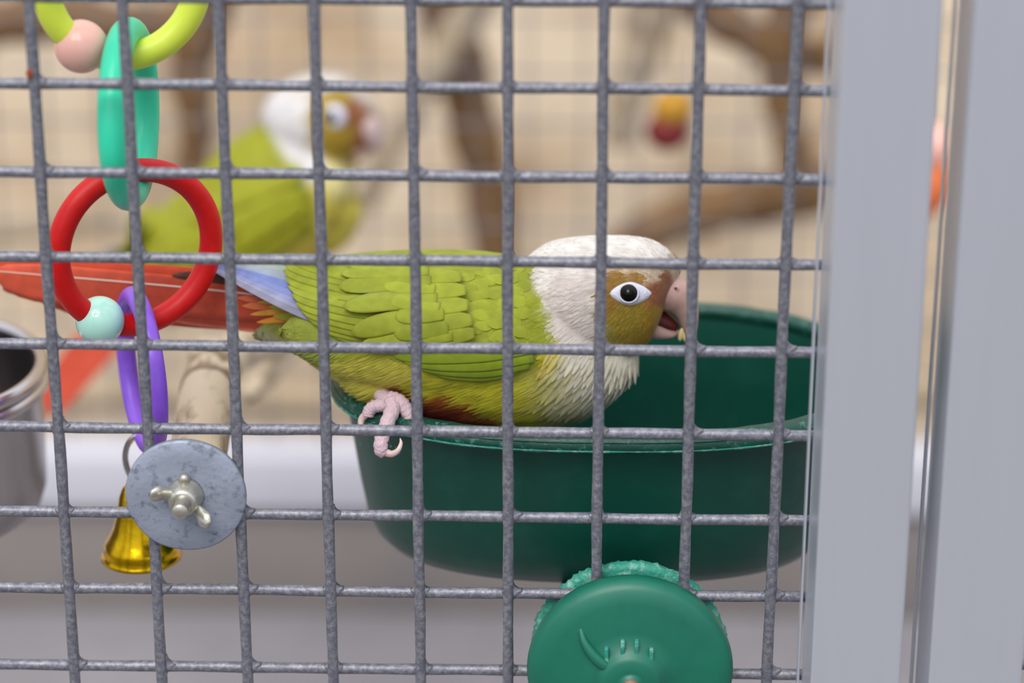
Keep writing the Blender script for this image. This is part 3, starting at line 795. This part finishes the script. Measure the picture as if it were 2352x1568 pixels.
# wings
def hit(px, py):
    h = b_bvh.ray_cast(CAM, ray(px, py))
    return h[0], h[1]
def on_body(layer, lift=.0005, cup=.0002):
    def f(px, py, s, t):
        p, nn = hit(px, py)
        if p is None:
            # just past the outline: keep the depth of the nearest skin
            for k in range(1, 40):
                p, nn = hit(px+k*4, py+k*1.5)
                if p is not None: break
            y = (p.y if p is not None else YB*MM)
            p = P(px, py, y/MM)
        return p-ray(px, py)*(layer+lift*t+cup*(1-s*s))
    return f
wing_near = None
g1, g2 = lin((162, 172, 38)), lin((128, 136, 28))
def gcol(r):
    k_ = r.uniform(.95, 1.06); return sc_(lin((k_*150, k_*159, k_*42)), 1)
for side in (None, YB):
    r = random.Random(21)
    # lesser coverts: overlapping scales, one mesh, the base of the wing
    cv, cf, cc_, cu = [], [], [], []
    spots = []
    for row in range(9):
        for k in range(15):
            px = 1225-k*22-(row % 2)*11-row*3; py = 612+row*25+k*3.2+r.uniform(-5, 5)
            px += r.uniform(-4, 4)
            if px < 985-(row*4) or py > 805 or (side is not None and py < 720): continue
            spots.append((px, py))
    for (px, py) in spots:
        p, nn = hit(px, py)
        if p is None: continue
        d = Vector((-1, 0, -.30+r.uniform(-.12, .12))); d = (d-nn*d.dot(nn)).normalized()
        c = gcol(r); sz = r.uniform(.9, 1.1)*(1+max(0, (1120-px))/300)
        fv, ff, fc, fu = single_feather(p+nn*.0004, d, nn, .0058*sz, .0042*sz, c, c, c, .07, .10, rows=5)
        o_ = len(cv); cv += fv; cc_ += fc; cu += fu; cf += [tuple(i+o_ for i in q) for q in ff]
    if side is not None: cv = [Vector((v.x, 2*YB*MM-v.y, v.z)) for v in cv]
    wing = mesh_obj('wing', cv, cf, M['feather'], parrot, cols=cc_, uvs=cu)
    wing['kind'] = 'stuff'
    kw = dict(parent=wing, mirror=side)
    def wingY(px, py):
        q = min(785, max(625, py+max(0, 760-px)*.22))
        h_ = hit(max(px, 760), q if px < 760 else py)[0]
        return (h_.y/MM if h_ is not None else YB-15)+max(0, 760-px)*.05
    def on_wing(layer):
        return lambda px, py, s, t: P(px, py, wingY(px, py))-ray(px, py)*(layer+.00008*(1-s*s)+.0002*t)
    # blue-grey primaries reaching towards the tail
    prim = [((770, 640), (640, 614), (520, 606), 10, (166, 178, 160), (156, 168, 160)), ((770, 662), (635, 632), (500, 606), 13, (158, 170, 182), (150, 162, 186)), ((772, 688), (635, 650), (490, 606), 13, (124, 138, 196), (132, 146, 196)),
            ((774, 710), (638, 666), (482, 606), 13, (132, 142, 196), (140, 150, 196)), ((774, 728), (645, 682), (478, 607), 12, (144, 150, 192), (136, 142, 178)), ((770, 744), (645, 692), (474, 608), 10, (158, 160, 186), (146, 148, 172)), ((765, 752), (640, 698), (470, 609), 8, (146, 146, 166), (134, 134, 152))]
    for i, (a, b, c, w_, c1, c2) in enumerate(prim if side is None else []):
        yb = (P(700, 660, YB-18).y/MM)
        def pl_(px, py, s, t, i=i):
            return P(px, py, wingY(px, py)+.25-.1*i)
        flight_feather('primary_feather', (a, b, c), w_, pl_, lin(c1), lin(c2), tipround=.75, basew=.9, **kw)
    # secondaries: the fan along the trailing edge
    sec = []
    for (tx, ty) in [(672, 596), (652, 606), (650, 622), (655, 640), (662, 658), (670, 677), (680, 696), (692, 713), (708, 730), (730, 746), (758, 760), (790, 773)]:
        ln = 250 if ty < 735 else 190
        sec.append(((tx+ln, ty+ln*.20), (tx+ln*.5, ty+ln*.13), (tx, ty)))
    for i, ax3 in enumerate(sec[::-1] if side is None else []):
        c = gcol(r)
        # trailing feathers sag towards their tips as a fan
        a, b, e = ax3
        flight_feather('secondary_feather', (a, (b[0], b[1]), e), 16, on_wing(.0007+.00024*i), c, sc_(c, .97), tipround=.2, **kw)
    # greater and median coverts: broad rounded tips
    gc = [((980, 606), (800, 610), 15), ((985, 622), (782, 628), 17), ((990, 645), (778, 658), 22), ((1000, 664), (880, 656), 18), ((1005, 684), (788, 704), 23), ((1010, 705), (895, 690), 20), ((1020, 722), (908, 728), 22), ((1010, 722), (806, 764), 26), ((1030, 755), (905, 768), 24), ((1040, 772), (826, 794), 20), ((1060, 636), (930, 636), 19), ((1070, 666), (945, 674), 20), ((1075, 700), (960, 710), 21), ((1085, 735), (975, 750), 22), ((1090, 765), (1000, 784), 20)]
    for i, (a, b, w_) in enumerate(gc[::-1]):
        if side is not None: continue
        c = gcol(r)
        m_ = ((a[0]+b[0])/2, (a[1]+b[1])/2-4)
        flight_feather('covert_feather', (a, m_, b), w_, on_body(.0034+.00010*i, .0004, .0002), c, sc_(c, .97), tipround=.36, **kw)
    # lower edge of the folded wing
    le = [((1230, 800), (1080, 815), (905, 818), 20), ((1225, 822), (1090, 836), (930, 830), 19), ((1215, 838), (1100, 852), (960, 842), 17), ((1190, 850), (1110, 864), (1000, 858), 13)]
    for i, (a, b, e, w_) in enumerate(le[::-1]):
        c = lin((146, 164, 38))
        flight_feather('lower_covert_feather', (a, b, e), w_, on_body(.0006+.00022*i, .0003), c, sc_(c, .97), tipround=.3, **kw)

# tail
tail = None
def tail_place(Y0, dy):
    def f(px, py, s, t):
        return P(px, py, Y0+4+max(0, 720-px)*.018+dy*s)+Vector((0, -.0005*(1-s*s), 0))
    return f
M['shaft'] = material('pale_quill', (236, 224, 206), .4)
rt = random.Random(4)
tl = [  # shaft line, width above, width below, colours, depth, quill
    (((720, 690), (400, 638), (-70, 596)), 24, 30, (218, 84, 52), (204, 68, 42), 3.0, None),
    (((700, 672), (420, 626), (-30, 606)), 14, 30, (214, 82, 52), (206, 76, 48), 4.2, None),
    (((740, 745), (430, 722), (90, 690)), 30, 20, (204, 84, 58), (198, 78, 54), 2.0, None),
    (((740, 752), (440, 738), (130, 706)), 22, 14, (204, 84, 58), (198, 78, 54), 2.6, None),
    (((420, 690), (180, 674), (6, 664)), 14, 12, (196, 80, 56), (190, 74, 52), 1.2, None),
    (((740, 760), (600, 756), (395, 734)), 20, 8, (226, 128, 102), (216, 110, 84), .9, None),
    (((742, 752), (600, 748), (385, 727)), 20, 8, (210, 90, 62), (204, 84, 58), .4, None),
    (((742, 745), (600, 741), (375, 720)), 20, 8, (212, 90, 62), (206, 84, 58), -.2, None),
    (((742, 738), (600, 733), (365, 712)), 20, 8, (214, 92, 62), (208, 86, 58), -.8, None),
    (((735, 690), (420, 658), (-20, 620)), 24, 66, (204, 84, 58), (216, 88, 58), -2.4, M['shaft']),
]
def tail_feather(rec, mirror=None, quill=True):
    ax3, wu, wd, c1, c2, dy, sh = rec
    flight_feather('tail_feather', ax3, wu, tail_place(YB-6+dy, .4), lin(c1), lin(c2), parrot, shaft=sh if quill else None, rows=26, tipround=.16, basew=.7, mirror=mirror, W1=wd)
for rec in tl: tail_feather(rec)
# orange, yellow and green feathers where the tail starts
for i, (ax3, w_, c1, c2) in enumerate([(((740, 690), (650, 690), (545, 684)), 13, (204, 104, 72), (200, 90, 62)), (((735, 704), (650, 704), (556, 702)), 13, (208, 116, 66), (204, 92, 60)), (((735, 716), (660, 714), (575, 722)), 9, (218, 160, 60), (212, 120, 56)), (((735, 728), (670, 730), (590, 740)), 9, (228, 150, 50), (214, 110, 56)), (((735, 700), (670, 690), (592, 694)), 10, (206, 160, 62), (200, 120, 58)), (((740, 716), (690, 706), (618, 704)), 12, (176, 176, 60), (160, 160, 50)), (((745, 735), (690, 728), (628, 726)), 12, (168, 168, 54), (190, 160, 50)), (((740, 752), (700, 748), (640, 750)), 10, (190, 150, 60), (206, 120, 60)), (((740, 690), (690, 680), (622, 676)), 12, (150, 160, 60), (140, 150, 50))]):
    flight_feather('tail_covert', ax3, w_, lambda px, py, s, t, i=i: P(px, py, YB-9-.25*i-max(0, px-640)*.045), lin(c1), lin(c2), parrot, rows=10, tipround=.6)
# dark tip of the far wing
flight_feather('primary_feather', ((640, 672), (500, 640), (396, 632)), 13, tail_place(YB-8, .3), lin((84, 58, 44)), lin((58, 38, 30)), parrot, tipround=.5)

# face: eye, bare skin ring, beak
def pair_loft(pairs, Yc, seg=20, k=1.0):
    secs = []
    n = (len(pairs)-1)*5
    q = [fspline([p[i] for p in pairs], n) for i in range(5)]
    for ax0, ay0, bx0, by0, w_ in zip(*q):
        a, b = P(ax0, ay0, Yc), P(bx0, by0, Yc)
        secs.append(((a+b)/2, (a-b)/2*k, Vector((0, w_*MM, 0))))
    return ell_loft(secs, seg)
HY = YB
up_ = [(1516, 618, 1500, 704, 7.6), (1548, 630, 1509, 706, 7.0), (1574, 645, 1518, 710, 6.1), (1591, 668, 1533, 714, 5.0), (1602, 700, 1549, 724, 4.2), (1604, 735, 1561, 744, 3.2), (1598, 766, 1573, 766, 2.1), (1588, 788, 1582, 786, .6)]
mesh_obj('upper_beak', *pair_loft(up_, HY), M['beak'], parrot)
lo_ = [(1488, 715, 1478, 770, 5.6), (1506, 722, 1494, 773, 5.2), (1524, 736, 1511, 775, 4.7), (1541, 749, 1528, 775, 3.8), (1553, 757, 1545, 773, 2.4), (1560, 760, 1557, 769, .8)]
mesh_obj('lower_beak', *pair_loft(lo_, HY), M['beak'], parrot)
mo = [(1500, 704, 1492, 750, 4.4), (1525, 712, 1515, 752, 4.0), (1545, 728, 1533, 757, 3.2), (1560, 746, 1552, 760, 1.2)]
mesh_obj('tongue', *pair_loft(mo, HY), M['mouth'], parrot)
bk = pair_loft(up_, HY); bk_bvh = BVHTree.FromPolygons(*bk)
M['nostril'] = material('nostril', (96, 56, 50), .7)
for s in (-1, 1):
    h = bk_bvh.ray_cast(CAM, ray(1552, 663))[0]
    if h is None: h = P(1552, 663, HY-5)
    c = h.copy()
    if s > 0: c.y = 2*HY*MM-c.y
    V, Fc = tube(ringpts(c+Vector((0, s*.0001, 0)), X, Z, .00065, .00075, 16), .00032, 8, closed=True)
    mesh_obj('nostril_rim', V, Fc, M['beak'], parrot)
    mesh_obj('nostril', *sphere(c, (.00055, .0004, .00062), 10, 8), M['nostril'], parrot)
for s in (-1, 1):
    # bare skin patch, lens shaped
    nR, nA = 7, 40; V = []; Fc = []
    ex, ey = 1447, 674
    for i in range(nR+1):
        k = i/nR
        for j in range(nA):
            a = 2*math.pi*j/nA
            cx_, cy_ = math.cos(a), math.sin(a)
            rx = 54 if cx_ > 0 else 50; ry = 29
            rr_ = 1/((abs(cx_)/rx)**1.45+(abs(cy_)/ry)**1.45)**(1/1.45)
            px, py = ex+cx_*rr_*k, ey+cy_*rr_*k
            p, nn = hit(px, py)
            if p is None: p, nn = P(px, py, HY-14), Vector((0, -1, 0))
            hgt = .0009*math.cos(k*math.pi/2)+.0006 - (.0012 if k > .99 else 0)
            V.append(p-ray(px, py)*hgt)
    for i in range(nR):
        for j in range(nA): Fc.append((i*nA+j, i*nA+(j+1) % nA, (i+1)*nA+(j+1) % nA, (i+1)*nA+j))
    Fc.append(tuple(range(nA)))
    if s > 0: V = [Vector((v.x, 2*HY*MM-v.y, v.z)) for v in V]
    ring = mesh_obj('eye_ring', V, Fc, M['eyering'], parrot)
    p, nn = hit(1444, 673); out = -ray(1444, 673)
    c = p+out*.0004
    if s > 0: c = Vector((c.x, 2*HY*MM-c.y, c.z)); out = Vector((out.x, -out.y, out.z))
    eye = mesh_obj('eye', *sphere(c, .0028, 32, 20), M['eye'], parrot)
    u = out.cross(Z).normalized(); v = u.cross(out)
    V, Fc = lathe([(.00001, .00292), (.0007, .00283), (.0013, .00259), (.0016, .00233)], 28, out, c)
    mesh_obj('pupil', V, Fc, M['pupil'], eye)
    V, Fc = tube(ringpts(c+out*.0010, u, v, .0028, .0027, 36), .00032, 10, closed=True)
    mesh_obj('eyelid', V, Fc, M['eyering'], eye)

# seed husk held in the beak tip
sh = mesh_obj('seed_husk', *join(sphere(P(1564, 768, HY-2.5), (.0008, .0005, .0021), 12, 10, Matrix.Rotation(.15, 3, 'Y')), sphere(P(1571, 772, HY-2.2), (.0006, .0005, .0018), 12, 10, Matrix.Rotation(-.25, 3, 'Y'))), M['seed'])
tag(sh, 'small pale seed husk hanging from the open beak', 'seed')

# foot gripping the dish rim
def toe(name, path, rads, mat, parent, seg=14, n=24, bumps=True):
    pts = []
    for (px, py, dz) in path:
        h = dish_bvh.ray_cast(CAM, ray(px, py))[0]
        Y = (h.y/MM if h is not None and h.y < .07 else 33)
        pts.append(P(px, py, Y-dz))
    pts = spline(pts, n); rd_ = fspline(rads, n)
    if bumps: rd_ = [q*(1+.07*math.sin(i*2.1)) for i, q in enumerate(rd_)]
    V, Fc = tube(pts, [q*MM for q in rd_], seg)
    return mesh_obj(name, V, Fc, mat, parent)
leg = mesh_obj('leg', *tube(spline([P(862, 875, 38), P(878, 905, 34), P(893, 925, 30), P(898, 938, 28)], 14), fspline([.0030, .0026, .0027, .0024], 14), 16), M['foot'], parrot)
def toep(name, path, rads, mat, parent, n=26, bumps=True):
    pts = spline([P(*q) for q in path], n); rd_ = fspline(rads, n)
    if bumps: rd_ = [q*(1+.07*math.sin(i*2.1)) for i, q in enumerate(rd_)]
    V, Fc = tube(pts, [q*MM for q in rd_], 14)
    return mesh_obj(name, V, Fc, mat, parent)
t1 = toep('toe', [(898, 918, 29), (902, 938, 26.5), (893, 962, 23.5), (882, 990, 20.5), (875, 1015, 18.5), (876, 1034, 17.5), (884, 1040, 17.5)], [2.2, 2.3, 2.2, 2.2, 2.1, 2.1, 1.5], M['foot'], parrot)
toep('claw', [(884, 1038, 17.5), (900, 1042, 17), (914, 1034, 17), (921, 1018, 18), (919, 1006, 19)], [1.2, 1.0, .8, .55, .15], M['claw'], t1, 18, False)
t2 = toep('toe', [(897, 922, 30), (878, 930, 29.5), (860, 933, 30), (848, 944, 30), (846, 957, 29.5)], [2.1, 2.0, 1.9, 1.9, 1.6], M['foot'], parrot)
toep('claw', [(845, 948, 30), (832, 960, 30), (829, 975, 29), (838, 985, 28), (852, 987, 27.5)], [1.2, 1.05, .85, .55, .15], M['claw'], t2, 18, False)
t3 = toep('toe', [(893, 915, 30), (915, 922, 29), (932, 940, 28), (942, 960, 27), (945, 972, 27)], [2.4, 2.4, 2.2, 1.9, 1.4], M['foot'], parrot)
toep('claw', [(944, 965, 27), (950, 976, 28), (948, 984, 31)], [1.0, .8, .2], M['claw'], t3, 12, False)

# ---- second parrot, further back on the perch ---------------------
YC = 290.
M['palebeak'] = material('pale_horn_beak', (196, 174, 172), .4, spot=(176, 150, 146), scale=200)
par2 = empty('parrot', P(690, 745, YC), 'green parrot sitting upright on the branch perch behind, pale head turned sideways', 'parrot')
def tube_loft(tab, Yb, k=.95):
    """tab = [(px,py, half height px across the axis, half width mm)]"""
    n = (len(tab)-1)*5; q = [fspline([r_[i] for r_ in tab], n) for i in range(4)]
    c = [P(x, y, Yb) for x, y in zip(q[0], q[1])]; T, _ = frames(c, ref=Vector((0, 1, 0))); secs = []
    for i in range(len(c)):
        u = T[i].cross(Vector((0, 1, 0))).normalized()
        hp = (P(q[0][i], q[1][i]-q[2][i], Yb)-P(q[0][i], q[1][i], Yb)).length*k
        secs.append((c[i], u*hp, Vector((0, q[3][i]*MM, 0))))
    return ell_loft(secs)
body2 = [(250, 630, 14, 4), (330, 595, 52, 10), (400, 562, 88, 15), (480, 532, 118, 20), (570, 485, 150, 24), (640, 435, 156, 25), (690, 385, 142, 22), (725, 340, 118, 19), (750, 310, 90, 15)]
head2 = [(640, 320, 55, 10), (675, 290, 92, 16), (720, 275, 108, 19), (770, 275, 108, 18), (815, 275, 92, 15), (850, 270, 66, 10), (870, 265, 40, 5)]
belly2 = [(690, 560, 60, 16), (720, 500, 100, 21), (745, 440, 95, 20)]
s2 = [tube_loft(body2, YC), tube_loft(head2, YC), tube_loft(belly2, YC)]
for s in (-1, 1): s2.append(sphere(P(560, 520, YC)+Vector((0, s*.018, 0)), (.050, .013, .021), 28, 16, Matrix.Rotation(math.radians(-36), 3, 'Y')))
V2_, F2_ = fuse(s2, .0014, 8)
p2 = []
def add2(c, *xy):
    for x, y in xy: p2.append((x, y, c))
add2((206, 202, 202), (630, 262), (645, 305), (675, 345), (715, 380), (660, 245), (685, 300), (700, 245), (635, 285), (735, 392))
add2((196, 188, 178), (720, 190), (760, 175), (800, 172), (850, 190), (700, 205), (880, 225), (840, 215))
add2((156, 130, 36), (745, 240), (755, 310), (790, 340), (760, 350), (800, 300), (730, 260), (815, 350), (780, 225))
add2((136, 84, 52), (812, 262), (822, 245), (808, 280), (830, 335), (840, 320))
add2((140, 142, 22), (595, 300), (615, 335), (640, 375), (600, 310), (560, 340), (500, 380), (430, 440), (620, 380), (560, 420), (680, 400), (350, 490), (300, 550))
add2((140, 142, 22), (450, 500), (540, 500), (620, 480), (680, 480), (700, 520), (600, 560), (400, 560), (640, 540))
add2((214, 204, 140), (770, 420), (800, 410), (840, 400), (760, 395))
add2((196, 182, 66), (770, 470), (740, 520), (790, 480), (720, 570), (760, 560), (690, 590), (740, 440))
paint2 = Paint(p2)
skin('body', V2_, F2_, YC, paint2, par2)
b2_bvh = BVHTree.FromPolygons(V2_, F2_)
def rule2(px, py, r, far=False):
    c = sc_(paint2(px, py), r.uniform(.88, 1.1))
    if px > 600 and py < 400: return dict(gap=1.9, len=5.0, w=3.0, dir=(-.7, .5), c0=c, c1=c, ct=c, lift=.08)
    return dict(gap=2.6, len=8.0, w=4.0, dir=(-.8, .65), c0=c, c1=c, ct=c, lift=.07)
plumage('body_feathers', V2_, F2_, YC, rule2, par2, 12, 20000)
def on2(layer):
    def f(px, py, s, t):
        h = b2_bvh.ray_cast(CAM, ray(px, py))[0]
        y = h.y if h is not None else (YC-16)*MM
        return P(px, py, y/MM)-ray(px, py)*(layer+.0006*(1-s*s))
    return f
for side in (None, YC):
    r = random.Random(33)
    fe = [((690, 400), (520, 470), (262, 585), 28), ((710, 440), (560, 520), (285, 605), 28), ((715, 475), (600, 550), (400, 610), 26), ((712, 500), (620, 570), (450, 622), 24), ((690, 400), (560, 450), (420, 500), 26), ((690, 440), (600, 490), (480, 540), 26), ((700, 470), (620, 520), (540, 570), 24)]
    for i, (a, b, c, w_) in enumerate(fe):
        cg = sc_(lin((140, 142, 22)), r.uniform(.94, 1.06))
        flight_feather('wing_feather', (a, b, c), w_, on2(.0010+.0003*i), cg, sc_(cg, .97), par2, tipround=.25, mirror=side)
    for i, (a, b, c, w_) in enumerate([((470, 575), (350, 618), (215, 642), 15), ((480, 590), (370, 632), (250, 652), 15), ((490, 600), (400, 638), (300, 660), 14)]):
        flight_feather('primary_feather', (a, b, c), w_, lambda px, py, s, t, i=i: P(px, py, YC-14-i), lin((120, 128, 150)), lin((96, 104, 124)), par2, mirror=side)
for i, (a, b, c, w_, dy) in enumerate([((400, 600), (230, 775), (70, 950), 24, 0), ((410, 610), (250, 780), (95, 940), 22, -3), ((390, 600), (215, 760), (85, 915), 22, 3), ((420, 615), (260, 790), (110, 960), 18, -5)]):
    flight_feather('tail_feather', (a, b, c), w_, lambda px, py, s, t, dy=dy: P(px, py, YC+dy+1.5*s), lin((196, 76, 52)), lin((190, 72, 48)), par2, tipround=.2)
ub2 = [(824, 262, 814, 300, 5), (850, 262, 820, 312, 6), (872, 280, 830, 324, 5.5), (882, 312, 844, 338, 4), (874, 346, 858, 352, 1.5)]
mesh_obj('upper_beak', *pair_loft(ub2, YC-6), M['palebeak'], par2)
mesh_obj('lower_beak', *pair_loft([(812, 318, 800, 355, 5), (830, 328, 820, 362, 4.5), (848, 345, 842, 362, 1.5)], YC-7), M['beak'], par2)
for s in (-1, 1):
    h = b2_bvh.ray_cast(CAM, ray(768, 268))[0]; c = h.copy()
    if s > 0: c.y = 2*YC*MM-c.y
    mesh_obj('eye_ring', *sphere(c, (.0044, .0020, .0048), 20, 12), M['eyering'], par2)
    mesh_obj('eye', *sphere(c+Vector((-.0012, s*.0010, .0006)), .0024, 20, 12), M['eye'], par2)
for dx in (0, 1):
    base = P(655+dx*55, 762-dx*8, 236+dx*26)
    V, Fc = tube(spline([P(665+dx*50, 640, 275+dx*8), P(660+dx*52, 700, 262+dx*14), base+Vector((0, 0, .0085))], 12), fspline([.006, .0034, .0026], 12), 12)
    lg = mesh_obj('leg', V, Fc, M['foot'], par2)
    for q in (-1, 0, 1):
        V, Fc = tube(spline([base+Vector((0, 0, .0085)), base+Vector((.006*q+.002, -.004, .0085)), base+Vector((.009*q+.003, -.009, .004))], 10), fspline([.0022, .0020, .0014], 10), 10)
        mesh_obj('toe', V, Fc, M['foot'], lg)
